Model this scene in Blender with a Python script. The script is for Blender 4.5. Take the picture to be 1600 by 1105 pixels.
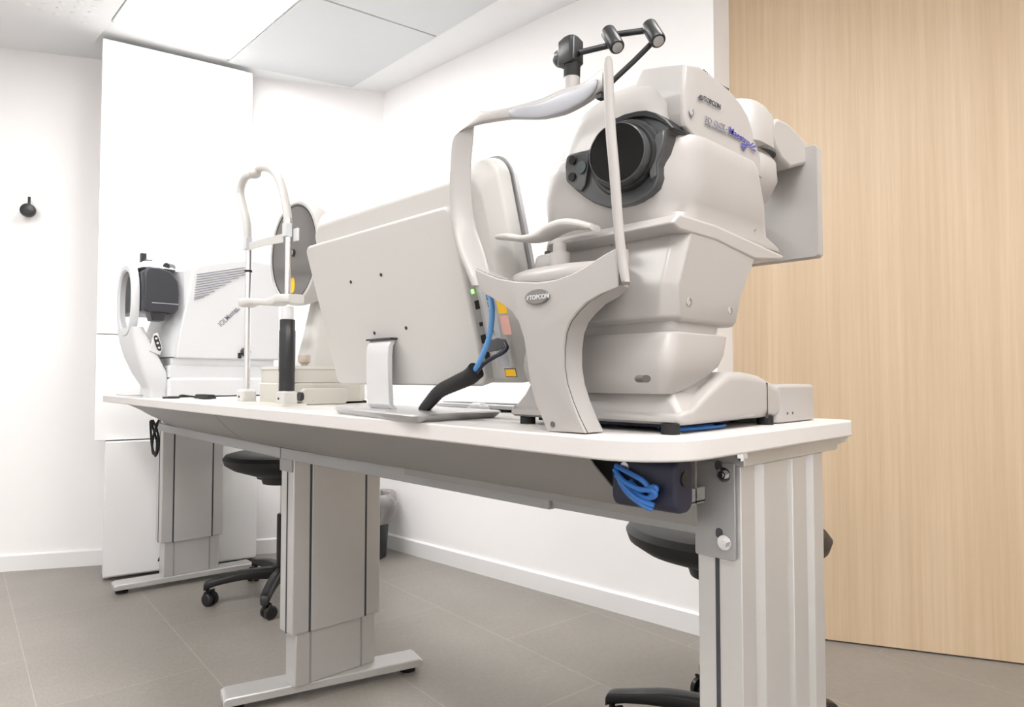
import bpy, bmesh, math, random
from mathutils import Vector, Matrix
random.seed(7)
for o in list(bpy.data.objects): bpy.data.objects.remove(o)
SC = bpy.context.scene
COL = SC.collection

# ------------------------------------------------------------ camera
FPX, PIT, YAW, HC = 1050.0, math.radians(2.07), math.radians(44.2), 0.92
cd = bpy.data.cameras.new('camera'); cam = bpy.data.objects.new('camera', cd); COL.objects.link(cam)
cam.location = (0, 0, HC); cam.rotation_euler = (math.pi/2 + PIT, 0, -YAW)
cd.sensor_width = 36; cd.lens = FPX/1600*36; cd.clip_start = 0.02
SC.camera = cam
# ------------------------------------------------------------ world, exposure
w = bpy.data.worlds.new('world'); SC.world = w; w.use_nodes = True
w.node_tree.nodes['Background'].inputs[0].default_value = (0.9, 0.93, 1, 1)
w.node_tree.nodes['Background'].inputs[1].default_value = 0.3
SC.view_settings.view_transform = 'Standard'; SC.view_settings.look = 'None'
SC.view_settings.gamma = 1; SC.view_settings.use_curve_mapping = False
SC.view_settings.exposure = 0.9
SC.cycles.max_bounces = 10; SC.cycles.diffuse_bounces = 6
LIGHT = 9.5
CEIL = 2.525

# ------------------------------------------------------------ pixel helper: a photo pixel on a world plane
_f0 = Vector((math.sin(YAW), math.cos(YAW), 0)); _r0 = Vector((math.cos(YAW), -math.sin(YAW), 0)); _u0 = Vector((0, 0, 1))
_fw = _f0*math.cos(PIT) + _u0*math.sin(PIT); _up = -_f0*math.sin(PIT) + _u0*math.cos(PIT)
def ray(x, y): return _fw + _r0*((x-800)/FPX) + _up*((552.5-y)/FPX)
def on(ax, v, x, y):
    d = ray(x, y); i = 'XYZ'.index(ax); o = (0, 0, HC)[i]
    return Vector((0, 0, HC)) + d*((v-o)/d[i])

# ------------------------------------------------------------ materials
def mat(name, col, rough=0.5, metal=0.0, spec=0.5, emit=None, es=1.0, alpha=None, coat=0, trans=0):
    m = bpy.data.materials.new(name); m.use_nodes = True
    b = m.node_tree.nodes['Principled BSDF']
    b.inputs['Base Color'].default_value = (*col, 1); b.inputs['Roughness'].default_value = rough
    b.inputs['Metallic'].default_value = metal; b.inputs['Specular IOR Level'].default_value = spec
    b.inputs['Coat Weight'].default_value = coat; b.inputs['Transmission Weight'].default_value = trans
    if emit: b.inputs['Emission Color'].default_value = (*emit, 1); b.inputs['Emission Strength'].default_value = es
    if alpha is not None: b.inputs['Alpha'].default_value = alpha
    return m
def vary(m, amt=0.05, scale=6, bump=0.0, bscale=200):
    nt = m.node_tree; b = nt.nodes['Principled BSDF']; c = list(b.inputs['Base Color'].default_value)
    tc = nt.nodes.new('ShaderNodeTexCoord'); n = nt.nodes.new('ShaderNodeTexNoise'); n.inputs['Scale'].default_value = scale
    nt.links.new(tc.outputs['Object'], n.inputs['Vector'])
    r = nt.nodes.new('ShaderNodeMix'); r.data_type = 'RGBA'
    r.inputs[6].default_value = tuple(x*(1-amt) for x in c[:3])+(1,); r.inputs[7].default_value = tuple(min(1, x*(1+amt)) for x in c[:3])+(1,)
    nt.links.new(n.outputs['Fac'], r.inputs[0]); nt.links.new(r.outputs[2], b.inputs['Base Color'])
    if bump:
        n2 = nt.nodes.new('ShaderNodeTexNoise'); n2.inputs['Scale'].default_value = bscale
        nt.links.new(tc.outputs['Object'], n2.inputs['Vector'])
        bp = nt.nodes.new('ShaderNodeBump'); bp.inputs['Strength'].default_value = bump; bp.inputs['Distance'].default_value = 0.001
        nt.links.new(n2.outputs['Fac'], bp.inputs['Height']); nt.links.new(bp.outputs[0], b.inputs['Normal'])
    return m
M = {}
M['wall'] = vary(mat('wall_paint', (.86, .85, .85), .7), .01, 3, .1, 300)
M['ceil'] = vary(mat('ceiling_paint', (.80, .81, .815), .8), .01, 3)
M['tile_metal'] = vary(mat('ceiling_tile_metal', (.60, .62, .63), .45, .0), .02, 3)
M['gap'] = mat('shadow_gap_grey', (.25, .26, .27), .8)
M['lamp'] = mat('lamp_diffuser', (1, 1, 1), .6, emit=(1, .985, .97), es=LIGHT)
M['white_lam'] = vary(mat('white_laminate', (.80, .80, .80), .35), .01, 4)
M['desk'] = vary(mat('desk_laminate', (.62, .60, .585), .45), .02, 8, .15, 500)
M['alu'] = vary(mat('silver_powder_coat', (.56, .555, .545), .33, .42), .02, 30, .1, 900)
M['alu_dark'] = vary(mat('grey_powder_coat', (.32, .32, .32), .42, .2), .02, 30, .1, 900)
M['slot'] = mat('dark_groove', (.045, .045, .055), .6)
M['tray'] = vary(mat('grey_tray_metal', (.27, .26, .25), .45, .2), .03, 5)
M['black'] = vary(mat('black_plastic', (.010, .010, .011), .4), .1, 20, .1, 600)
M['fabric'] = vary(mat('black_vinyl', (.010, .010, .010), .5), .1, 20, .2, 900)
M['rubber'] = mat('black_rubber', (.007, .007, .007), .7)
M['warm'] = vary(mat('warm_grey_plastic', (.395, .376, .362), .38, coat=.1), .01, 5)
M['warm_lt'] = mat('pale_pad_grey', (.36, .37, .40), .35)
M['cream'] = vary(mat('cream_plastic', (.54, .525, .475), .4), .01, 5)
M['pcwhite'] = vary(mat('offwhite_plastic', (.55, .54, .52), .42), .01, 4)
M['medwhite'] = vary(mat('medical_white_plastic', (.60, .61, .625), .35), .01, 5)
M['chrome'] = mat('chrome', (.75, .75, .76), .16, 1)
M['silver'] = mat('satin_silver', (.58, .58, .585), .35, .8)
M['silver_lt'] = mat('light_silver_plastic', (.66, .66, .67), .35, .2)
M['char'] = mat('charcoal_plastic', (.017, .018, .020), .35)
M['char_lt'] = mat('dark_grey_plastic', (.05, .053, .056), .3, coat=.2)
M['navy'] = mat('navy_grey_plastic', (.032, .034, .043), .35)
M['lens'] = mat('lens_glass', (.009, .008, .0075), .6, spec=.15)
M['teal'] = mat('teal_window', (.015, .04, .045), .15, coat=1)
M['disc'] = vary(mat('grey_disc', (.16, .152, .148), .55), .02, 8)
M['yellow'] = mat('yellow_sticker', (.85, .50, .01), .5)
M['pink'] = mat('pink_sticker', (.75, .42, .36), .5)
M['label'] = mat('silver_label', (.42, .43, .45), .4)
M['blue'] = mat('blue_cable', (.03, .16, .50), .45)
M['ltblue'] = mat('light_blue_cable', (.10, .30, .62), .45)
M['dkblue'] = mat('dark_blue_cable', (.012, .014, .035), .5)
M['ink'] = mat('dark_ink', (.06, .06, .07), .6)
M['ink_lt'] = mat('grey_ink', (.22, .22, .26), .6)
M['ink_blue'] = mat('blue_ink', (.06, .06, .30), .6)
M['seam'] = mat('seam_shadow', (.09, .085, .08), .8)
M['badge'] = mat('badge_grey', (.20, .19, .185), .35, .3)
M['green'] = mat('green_led', (.05, .5, .05), .4, emit=(.2, 1, .1), es=2)
M['bag'] = mat('translucent_bag', (.30, .28, .28), .3, alpha=.8)
M['knob'] = mat('smoky_knob', (.42, .37, .30), .15, coat=.5)

def floor_mat():
    m = mat('floor_tiles', (.2, .18, .16), .42); nt = m.node_tree; b = nt.nodes['Principled BSDF']
    tc = nt.nodes.new('ShaderNodeTexCoord'); mp = nt.nodes.new('ShaderNodeMapping')
    mp.inputs['Location'].default_value = (.10, -.195, 0)
    nt.links.new(tc.outputs['Object'], mp.inputs['Vector'])
    br = nt.nodes.new('ShaderNodeTexBrick'); br.offset = 0.5; br.inputs['Scale'].default_value = 1
    br.inputs['Brick Width'].default_value = .88; br.inputs['Row Height'].default_value = .44
    mp.inputs['Rotation'].default_value = (0, 0, math.radians(94.6))
    br.inputs['Mortar Size'].default_value = .0014; br.inputs['Mortar Smooth'].default_value = .2
    br.inputs['Color1'].default_value = (.262, .242, .216, 1); br.inputs['Color2'].default_value = (.272, .250, .224, 1)
    br.inputs['Mortar'].default_value = (.37, .345, .31, 1)
    nt.links.new(mp.outputs[0], br.inputs['Vector'])
    n = nt.nodes.new('ShaderNodeTexNoise'); n.inputs['Scale'].default_value = 3; n.inputs['Detail'].default_value = 8
    nt.links.new(tc.outputs['Object'], n.inputs['Vector'])
    n2 = nt.nodes.new('ShaderNodeTexNoise'); n2.inputs['Scale'].default_value = 160
    mp2 = nt.nodes.new('ShaderNodeMapping'); mp2.inputs['Scale'].default_value = (1, .25, 1)
    nt.links.new(tc.outputs['Object'], mp2.inputs['Vector']); nt.links.new(mp2.outputs[0], n2.inputs['Vector'])
    ad = nt.nodes.new('ShaderNodeMath'); ad.operation = 'ADD'; nt.links.new(n.outputs['Fac'], ad.inputs[0]); nt.links.new(n2.outputs['Fac'], ad.inputs[1])
    mr = nt.nodes.new('ShaderNodeMapRange'); mr.inputs[1].default_value = .6; mr.inputs[2].default_value = 1.4; mr.inputs[3].default_value = .86; mr.inputs[4].default_value = 1.12
    nt.links.new(ad.outputs[0], mr.inputs[0])
    mx = nt.nodes.new('ShaderNodeMix'); mx.data_type = 'RGBA'; mx.blend_type = 'MULTIPLY'; mx.inputs[0].default_value = 1
    nt.links.new(br.outputs['Color'], mx.inputs[6]); nt.links.new(mr.outputs[0], mx.inputs[7]); nt.links.new(mx.outputs[2], b.inputs['Base Color'])
    bp = nt.nodes.new('ShaderNodeBump'); bp.inputs['Strength'].default_value = .12; bp.inputs['Distance'].default_value = .001
    nt.links.new(n2.outputs['Fac'], bp.inputs['Height']); nt.links.new(bp.outputs[0], b.inputs['Normal'])
    return m
def wood_mat():
    m = mat('pale_oak_laminate', (.7, .5, .3), .45); nt = m.node_tree; b = nt.nodes['Principled BSDF']
    tc = nt.nodes.new('ShaderNodeTexCoord')
    def nz(scale, s, det=6):
        mp = nt.nodes.new('ShaderNodeMapping'); mp.inputs['Scale'].default_value = scale
        nt.links.new(tc.outputs['Object'], mp.inputs['Vector'])
        n = nt.nodes.new('ShaderNodeTexNoise'); n.inputs['Scale'].default_value = s; n.inputs['Detail'].default_value = det
        nt.links.new(mp.outputs[0], n.inputs['Vector']); return n
    a = nz((1, 1, .05), 9); c = nz((1, 1, .018), 70); d = nz((1, 1, .03), 260, 2)
    m1 = nt.nodes.new('ShaderNodeMath'); m1.operation = 'MULTIPLY_ADD'; m1.inputs[1].default_value = .9
    nt.links.new(c.outputs['Fac'], m1.inputs[0]); nt.links.new(a.outputs['Fac'], m1.inputs[2])
    m2 = nt.nodes.new('ShaderNodeMath'); m2.operation = 'MULTIPLY_ADD'; m2.inputs[1].default_value = .35
    nt.links.new(d.outputs['Fac'], m2.inputs[0]); nt.links.new(m1.outputs[0], m2.inputs[2])
    cr = nt.nodes.new('ShaderNodeMapRange'); cr.inputs[1].default_value = .75; cr.inputs[2].default_value = 1.5
    nt.links.new(m2.outputs[0], cr.inputs[0])
    r = nt.nodes.new('ShaderNodeMix'); r.data_type = 'RGBA'
    r.inputs[6].default_value = (.52, .385, .245, 1); r.inputs[7].default_value = (.66, .52, .365, 1)
    nt.links.new(cr.outputs[0], r.inputs[0]); nt.links.new(r.outputs[2], b.inputs['Base Color'])
    return m
M['floor'] = floor_mat(); M['wood'] = wood_mat()

# ------------------------------------------------------------ mesh helpers
V = Vector
def se_ring(c, u, v, n=2.0, N=32):
    c, u, v = V(c), V(u), V(v); out = []
    for i in range(N):
        t = 2*math.pi*i/N; cx, sy = math.cos(t), math.sin(t)
        out.append(c + u*math.copysign(abs(cx)**(2/n), cx) + v*math.copysign(abs(sy)**(2/n), sy))
    return out
def rr2(x0, x1, y0, y1, r, seg=6):
    r = min(r, (x1-x0)/2-1e-5, (y1-y0)/2-1e-5); P = []
    for cx, cy, a in ((x1-r, y1-r, 0), (x0+r, y1-r, 90), (x0+r, y0+r, 180), (x1-r, y0+r, 270)):
        for k in range(seg+1):
            t = math.radians(a+90*k/seg); P.append((cx+r*math.cos(t), cy+r*math.sin(t)))
    return P
def zr(z, x0, x1, y0, y1, r=.02, seg=6): return [V((x, y, z)) for x, y in rr2(x0, x1, y0, y1, r, seg)]
def xr(x, y0, y1, z0, z1, r=.02, seg=6): return [V((x, a, b)) for a, b in rr2(y0, y1, z0, z1, r, seg)]
def cr(pts, k=6, closed=False):
    """Catmull-Rom through tuples of numbers"""
    P = [tuple(p) for p in pts]; n = len(P); out = []
    rng = range(n) if closed else range(n-1)
    for i in rng:
        g = (lambda j: P[j % n]) if closed else (lambda j: P[max(0, min(n-1, j))])
        a, b, c, d = g(i-1), g(i), g(i+1), g(i+2)
        for s in range(k):
            t = s/k
            out.append(tuple(.5*((2*b[m]) + (-a[m]+c[m])*t + (2*a[m]-5*b[m]+4*c[m]-d[m])*t*t + (-a[m]+3*b[m]-3*c[m]+d[m])*t**3) for m in range(len(b))))
    if not closed: out.append(P[-1])
    return out
class MB:
    def __init__(s): s.v = []; s.f = []
    def add(s, vs, fs):
        o = len(s.v); s.v += [V(p) for p in vs]; s.f += [tuple(i+o for i in f) for f in fs]; return s
    def loft(s, rings, caps=True, closed=False):
        n = len(rings[0]); vs = [p for r in rings for p in r]; fs = []
        R = len(rings)
        for i in range(R if closed else R-1):
            for j in range(n):
                a = i*n+j; b = i*n+(j+1) % n; k = ((i+1) % R)*n
                fs.append((a, b, k+(j+1) % n, k+j))
        if caps and not closed: fs.append(tuple(range(n-1, -1, -1))); fs.append(tuple((R-1)*n+j for j in range(n)))
        return s.add(vs, fs)
    def box(s, x0, x1, y0, y1, z0, z1):
        return s.loft([[V((x0, y0, z)), V((x1, y0, z)), V((x1, y1, z)), V((x0, y1, z))] for z in (z0, z1)])
    def cyl(s, p, q, r, r2=None, N=24, caps=True):
        p, q = V(p), V(q); d = (q-p).normalized(); u = d.orthogonal().normalized(); v = d.cross(u)
        r2 = r if r2 is None else r2
        return s.loft([se_ring(p, u*r, v*r, 2, N), se_ring(q, u*r2, v*r2, 2, N)], caps)
    def lathe(s, o, axis, prof, N=32, caps=True):
        o = V(o); d = V(axis).normalized(); u = d.orthogonal().normalized(); v = d.cross(u)
        return s.loft([se_ring(o+d*h, u*max(r, 1e-4), v*max(r, 1e-4), 2, N) for h, r in prof], caps)
    def tube(s, pts, r, N=10, k=6):
        P = [V(p) for p in (cr(pts, k) if k > 1 else pts)]; rings = []; u = None
        for i, p in enumerate(P):
            d = (P[min(i+1, len(P)-1)]-P[max(i-1, 0)]).normalized()
            if u is None: u = d.orthogonal().normalized()
            u = (u-d*u.dot(d)).normalized(); v = d.cross(u)
            rr = r(i/(len(P)-1)) if callable(r) else r
            rings.append(se_ring(p, u*rr, v*rr, 2, N))
        return s.loft(rings)
    def prism(s, poly, vec):
        vec = V(vec); return s.loft([[V(p) for p in poly], [V(p)+vec for p in poly]])
    def ribbon(s, st, n=4, N=20, k=6):
        """stations: (cx,cy,cz, ux,uy,uz, vx,vy,vz)"""
        return s.loft([se_ring(q[0:3], q[3:6], q[6:9], n, N) for q in cr(st, k)])
    def ellipsoid(s, c, rx, ry, rz, N=24, R=14):
        rings = []
        for i in range(R+1):
            t = -math.pi/2+math.pi*i/R; k = max(math.cos(t), 1e-3)
            rings.append(se_ring((c[0], c[1], c[2]+rz*math.sin(t)), (rx*k, 0, 0), (0, ry*k, 0), 2, N))
        return s.loft(rings)
    def build(s, name, m, parent=None, bevel=0, sub=0, smooth=True, ang=38, seg=3):
        me = bpy.data.meshes.new(name); me.from_pydata([tuple(p) for p in s.v], [], s.f); me.update()
        bm = bmesh.new(); bm.from_mesh(me); bmesh.ops.recalc_face_normals(bm, faces=bm.faces); bm.to_mesh(me); bm.free()
        if smooth:
            me.polygons.foreach_set('use_smooth', [True]*len(me.polygons)); me.set_sharp_from_angle(angle=math.radians(ang))
        me.materials.append(M[m] if isinstance(m, str) else m)
        o = bpy.data.objects.new(name, me); COL.objects.link(o)
        if parent is not None: attach(o, parent)
        if bevel:
            b = o.modifiers.new('bevel', 'BEVEL'); b.width = bevel; b.segments = seg; b.limit_method = 'ANGLE'; b.angle_limit = math.radians(35); b.harden_normals = False
        if sub:
            q = o.modifiers.new('sub', 'SUBSURF'); q.levels = q.render_levels = sub
        return o
def attach(o, parent):
    o.parent = parent          # parts are modelled in place: only the thing's own Empty is offset
    o.matrix_parent_inverse = Matrix.Translation(-parent.location) if parent.type == 'EMPTY' else Matrix.Identity(4)
def tag(o, label=None, cat=None, group=None, kind=None):
    for k, v in (('label', label), ('category', cat), ('group', group), ('kind', kind)):
        if v: o[k] = v
    return o
def thing(name, loc, label, cat, group=None):
    o = bpy.data.objects.new(name, None); o.location = loc; o.empty_display_size = .05; COL.objects.link(o)
    return tag(o, label, cat, group)
def struct(name, mb, m, **k): return tag(mb.build(name, m, **k), kind='structure')
def text(name, s, origin, right, up, size, m, parent, bold=0.0, ex=.0004, shear=0, fit=None):
    cu = bpy.data.curves.new(name, 'FONT'); cu.body = s; cu.size = size; cu.extrude = ex; cu.offset = bold; cu.shear = shear; cu.resolution_u = 3
    t = bpy.data.objects.new('tmp', cu); COL.objects.link(t)
    bpy.context.view_layer.update()
    me = bpy.data.meshes.new_from_object(t.evaluated_get(bpy.context.evaluated_depsgraph_get()))
    bpy.data.objects.remove(t)
    if fit:
        xs = [v.co.x for v in me.vertices]; me.transform(Matrix.Translation((-min(xs), 0, 0))); me.transform(Matrix.Diagonal((fit/(max(xs)-min(xs)), 1, 1, 1)))
    r = V(right).normalized(); u = V(up); u = (u-r*u.dot(r)).normalized(); n = r.cross(u)
    mx = Matrix((r, u, n)).transposed().to_4x4(); mx.translation = V(origin)
    me.transform(mx); me.materials.clear(); me.materials.append(M[m])
    o = bpy.data.objects.new(name, me); COL.objects.link(o)
    if parent is not None: attach(o, parent)
    return o

# ============================================================ ROOM SHELL
BL = V((.507, 4.013)); BR = V((2.080, 3.175)); RW = V((2.190, 1.205)); WA = V((2.311, 1.236)); WB = V((2.698, .424))
bd = (BR-BL).normalized(); wd = (WB-WA).normalized()
BLL = BL - bd*((BL.x+1.6)/bd.x); WE = WA + wd*((WA.y+1.5)/-wd.y)
def wall(name, a, b, m='wall', h=CEIL, t=.08, z0=0, inside=V((.8, 1))):
    d = (b-a).normalized(); n = V((-d.y, d.x))
    if n.dot(inside-a) > 0: n = -n
    mb = MB(); P = [a, b, b+n*t, a+n*t]
    mb.loft([[V((p.x, p.y, z)) for p in P] for z in (z0, h)])
    return struct(name, mb, m, smooth=False)
mb = MB(); mb.loft([[V((x, y, z)) for x, y in ((-1.7, -1.6), (3.9, -1.6), (3.9, 5.6), (-1.7, 5.6))] for z in (-.1, 0)]); struct('floor', mb, 'floor', smooth=False)
mb = MB(); mb.loft([[V((x, y, z)) for x, y in ((-1.7, -1.6), (3.9, -1.6), (3.9, 5.6), (-1.7, 5.6))] for z in (CEIL, CEIL+.1)]); struct('ceiling', mb, 'ceil', smooth=False)
wall('wall_back', BLL, BR); wall('wall_right', BR, RW)
wall('wall_left', V((-1.6, -1.5)), BLL); wall('wall_front', V((-1.6, -1.5)), WE)
mb = MB(); mb.loft([[V((p[0], p[1], z)) for p in ((RW.x, RW.y), (WA.x+.04, WA.y-.02), (WA.x+.08, WA.y+.08), (RW.x, RW.y+.06))] for z in (0, CEIL)]); struct('trim_1', mb, 'wall', smooth=False)
wn = V((-wd.y, wd.x)) if V((-wd.y, wd.x)).dot(V((1, 0))) > 0 else -V((-wd.y, wd.x))
mb = MB(); P = [WA, WE, WE+wn*.06, WA+wn*.06]; mb.loft([[V((p.x, p.y, z)) for p in P] for z in (.006, CEIL)]); struct('wall_near_right', mb, 'wood', smooth=False)
def skirting(name, a, b, n_in, e0=0):
    t = .014; n = n_in.normalized(); mb = MB(); h = .078
    prof = [(0, 0), (t, 0), (t, h-.006), (t-.006, h), (0, h)]
    mb.loft([[V((p.x+n.x*q, p.y+n.y*q, z)) for q, z in prof] for p in (a, b)])
    return struct(name, mb, 'white_lam', smooth=False)
inw = V((bd.y, -bd.x)); inw = inw if inw.dot(V((.8, 1))-BL) > 0 else -inw
skirting('baseboard_back', BLL, BR, inw)
rd = (RW-BR).normalized(); rin = V((-rd.y, rd.x)); rin = rin if rin.dot(V((.8, 1))-BR) > 0 else -rin
skirting('baseboard_right', BR, RW, rin)

# ------------------------------------------------------------ ceiling fittings
def ceiling_light(x0, x1, y0, y1, label, skew=0):
    t = thing('ceiling_light', ((x0+x1)/2, (y0+y1)/2, CEIL), label, 'ceiling light', None)
    fr = MB(); z = CEIL
    for a, b, c, d in ((x0, x1, y0, y0+.006), (x0, x1, y1-.006, y1), (x0, x0+.006, y0, y1), (x1-.006, x1, y0, y1)): fr.box(a, b, c, d, z-.013, z)
    fr.build('frame', 'tile_metal', t, smooth=False)
    MB().box(x0+.006, x1-.006, y0+.006, y1-.006, z-.011, z-.002).build('diffuser', 'lamp', t, smooth=False)
    return t
ceiling_light(.772, 1.295, 2.05, 3.36, 'bright rectangular ceiling light panel ending just above the tall white cabinet')
ceiling_light(-.75, -.15, 1.6, 2.8, 'unseen ceiling light panel added as fill over the open floor on the left')  # out of view, added to give the room soft fill light
ceiling_light(.7, 1.3, -.9, .3, 'unseen ceiling light panel added as fill overhead behind the viewpoint')  # added unseen panel, lights the desk from behind the camera
ceiling_light(-.75, -.15, -.9, .3, 'unseen ceiling light panel added as fill in the corner behind the viewpoint')  # another added panel out of frame, more fill light
# metal tiles
t = thing('perforated_ceiling_tile', (.45, 3.1, CEIL), 'white perforated metal ceiling tile left of the bright light panel', 'ceiling tile')
MB().box(.12, .768, 2.6, 3.64, CEIL-.012, CEIL).build('tile_panel', 'ceil', t, bevel=.002)
pm = MB()
for i in range(11):
    for j in range(14):
        cx, cy = .158+i*.053, 2.70+j*.0585
        pm.lathe((cx+(j % 2)*0, cy, CEIL-.0118), (0, 0, -1), [(0, .0125), (.0018, .0115), (.003, .008)], 14)
pe = pm.build('perforation_dimples', 'ceil', t); pe['kind'] = 'stuff'
t = thing('plain_ceiling_tile', (1.55, 2.7, CEIL), 'plain grey metal ceiling tile right of the light panel near the back corner', 'ceiling tile')
MB().prism([V((1.299, 3.40, CEIL-.012)), V((1.299, 2.56, CEIL-.012)), V((1.900, 2.46, CEIL-.012)), V((1.905, 3.22, CEIL-.012))], (0, 0, .012)).build('tile_panel', 'tile_metal', t, bevel=.002)
t = thing('plain_ceiling_tile', (1.55, 2.0, CEIL), 'plain grey metal ceiling tile at the top edge of the view, right of the light panel', 'ceiling tile')
MB().prism([V((1.299, 2.55, CEIL-.012)), V((1.299, 1.6, CEIL-.012)), V((1.895, 1.5, CEIL-.012)), V((1.900, 2.45, CEIL-.012))], (0, 0, .012)).build('tile_panel', 'tile_metal', t, bevel=.002)

# ------------------------------------------------------------ cabinets at the back
cdv = V((.66, -.131)).normalized(); cn = V((cdv.y, -cdv.x)); cn = cn if cn.y > 0 else -cn   # cn points into the wall
def cab_pts(a, wdt, dep): return [a, a+cdv*wdt, a+cdv*wdt+cn*dep, a+cn*dep]
def cab(name, a, wdt, dep, z0, z1, label, splits, gap=.003):
    t = thing(name, (a.x+cdv.x*wdt/2, a.y, z0), label, 'cabinet')
    mb = MB(); mb.loft([[V((p.x, p.y, z)) for p in cab_pts(a+cn*.019, wdt, dep-.019)] for z in (z0, z1)]); mb.build('body', 'white_lam', t, bevel=.0015)
    for s0, s1 in splits:
        mb = MB(); mb.loft([[V((p.x, p.y, z)) for p in cab_pts(a+cdv*.001, wdt-.002, .018)] for z in (s0, s1)]); mb.build('door', 'white_lam', t, bevel=.0015)
    return t
A0 = V((.812, 3.475))
cab('base_cabinet', A0, .66, .13, .012, .628, 'low white cabinet standing on the floor beneath the tall wall cabinet', [(.022, .626)])
gc = A0+cdv*.27
MB().prism([V((gc.x+cdv.x*.052*math.cos(t)-cn.x*.001, gc.y+cdv.y*.052*math.cos(t)-cn.y*.001, .062+.042*math.sin(t))) for t in [math.pi*i/16 for i in range(17)]], V((-cn.x, -cn.y, 0))*.003).build('cable_grommet', 'black', bpy.data.objects['base_cabinet'])
cab('tall_cabinet', V((.775, 3.522)), .665, .12, .632, 2.50, 'tall white cabinet reaching from the low cabinet to the ceiling', [(.634, 1.118), (1.123, 2.498)])
# coat hook on the back wall
hk = on('Y', 3.99, 48, 333); hk = V((hk.x, 0, hk.z)); hk.y = BL.y+(hk.x-BL.x)*bd.y/bd.x
t = thing('coat_hook', hk, 'small black round coat hook on the bare wall left of the cabinet', 'hook')
hn = V((inw.x, inw.y, 0)).normalized()
MB().lathe(hk, hn, [(0, .012), (.003, .014), (.018, .012), (.022, .028), (.034, .033), (.048, .033), (.056, .029), (.06, .012)], 28).build('knob', 'char', t)
MB().cyl(hk+hn*.03+V((0, 0, .025)), hk+hn*.03+V((0, 0, .068)), .006).build('upper_peg', 'char', t)

# ============================================================ DESK
ZT, TH = .845, .028
def fx(y): return .668+.030*(y-.5)          # front edge
def bx(y): return 1.268+.012*(y-.5)
desk = thing('height_adjustable_desk', (1.0, 1.9, 0), 'long white instrument desk on three silver telescopic legs', 'desk')
poly = []
def corner(cx, cy, r, a0):
    for k in range(11):
        t = math.radians(a0+90*k/10); poly.append(V((cx+r*math.cos(t), cy+r*math.sin(t), ZT-TH)))
YN, YF = .435, 3.345
corner(1.275-.02, YN+.02, .02, 270)
corner(bx(YF)-.03, YF-.03, .03, 0)
corner(fx(YF)+.07, YF-.07, .07, 90)
corner(fx(YN)+.10, YN+.10, .10, 180)
poly = poly[11:]+poly[:11]
MB().prism(poly, (0, 0, TH)).build('tabletop', 'desk', desk, bevel=.003)

def column(x0, x1, y0, lab, yaw_foot=0, zlow=.195, near=False):
    y1 = y0+(.068 if near else .078); zt = ZT-TH-.022
    if near:
        W = x1-x0; pf = [(0, 0), (.15, 0), (.155, .006), (.165, .006), (.225, -.004), (.50, -.004), (.505, .008), (.55, .008), (.575, -.004), (.76, -.004), (.765, .008), (.80, .008), (.86, -.004), (1, -.004)]
        pl = [V((x0+W*u, y0+d, zlow)) for u, d in pf]+[V((x1, y1, zlow)), V((x0, y1, zlow))]
        c = MB().prism(pl, (0, 0, zt-zlow)).build('column', 'alu', desk, bevel=.0015, ang=20)
    else: c = MB().box(x0, x1, y0, y1, zlow, zt).build('column', 'alu', desk, bevel=.004)
    g = MB(); W = x1-x0
    if not near:
        for u in (.185, .82): g.box(x0+W*u-.003, x0+W*u+.003, y0-.0012, y0+.01, zlow, zt-.001)
    g.box(x0-.0012, x0+.01, y0+.034, y0+.040, zlow, zt-.001)
    g.build('groove', 'slot', c, smooth=False)
    r = MB()
    if not near:
        r.box(x0+W*.20, x0+W*.805, y0-.003, y0+.01, zlow, zt-.001); r.build('raised_panel', 'alu', c, bevel=.0015)
    MB().box(x0+.016, x1-.012, y0+.008, y1-.008, .045, zlow+.02).build('inner_column', 'alu', c, bevel=.003)
    for u in (.2, .78): MB().box(x0+W*u, x0+W*u+.006, y0+.0068, y0+.012, .046, zlow).build('inner_groove', 'alu_dark', c, smooth=False)
    
    # top bracket running front to back
    b = MB(); b.box(x0-.0, x1+.06, y0-.006, y1+.004, zt, ZT-TH); b.build('top_bracket', 'alu', c, bevel=.002)
    # foot bar
    xc, yc = (x0+x1)/2, y0+.039
    f = MB(); R = Matrix.Rotation(yaw_foot, 3, 'Z')
    L0, L1 = -.30, .275
    prof = [(-.044, .021), (-.044, .042), (-.041, .045), (.041, .045), (.044, .042), (.044, .021)]
    rings = []
    for X in (L0, L0+.012, L1-.012, L1):
        e = .006 if X in (L0, L1) else 0
        rings.append([R @ V((X, a*(1-e*3), z-e*(z > .03))) + V((xc, yc, 0)) for a, z in prof])
    f.loft(rings); fo = f.build('foot_bar', 'alu', c, bevel=.0015)
    for X in (L0+.035, L1-.035):
        p = R @ V((X, 0, 0)) + V((xc, yc, 0))
        MB().lathe(p, (0, 0, 1), [(0, .024), (.008, .024), (.012, .018), (.02, .01)], 20).build('levelling_foot', 'rubber', fo)
    return c
column(.889, 1.168, .455, 'near', near=True)
column(.890, 1.178, 1.80, 'mid', math.radians(-16))
column(.965, 1.230, 3.19, 'far', math.radians(-6))
# rear lug under the tabletop
MB().box(1.20, 1.285, .450, .485, ZT-TH-.012, ZT-TH).build('end_lug', 'alu', desk, bevel=.001)
# crossbeam (telescopic) in front of the columns
def beam(a, b, z0, z1, t=.016):
    d = (V(b)-V(a)).normalized(); n = V((-d.y, d.x))*t; n = n if n.x > 0 else -n
    P = [V(a), V(b), V(b)+n, V(a)+n]
    MB().loft([[V((p.x, p.y, z)) for p in P] for z in (z0, z1)]).build('crossbeam', 'alu_dark', desk, bevel=.002)
beam((.868, .80), (.8695, 1.84), .690, .721); beam((.881, .518), (.875, .82), .6925, .7195, .010); beam((.8695, 1.845), (.947, 3.235), .690, .721)
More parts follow.
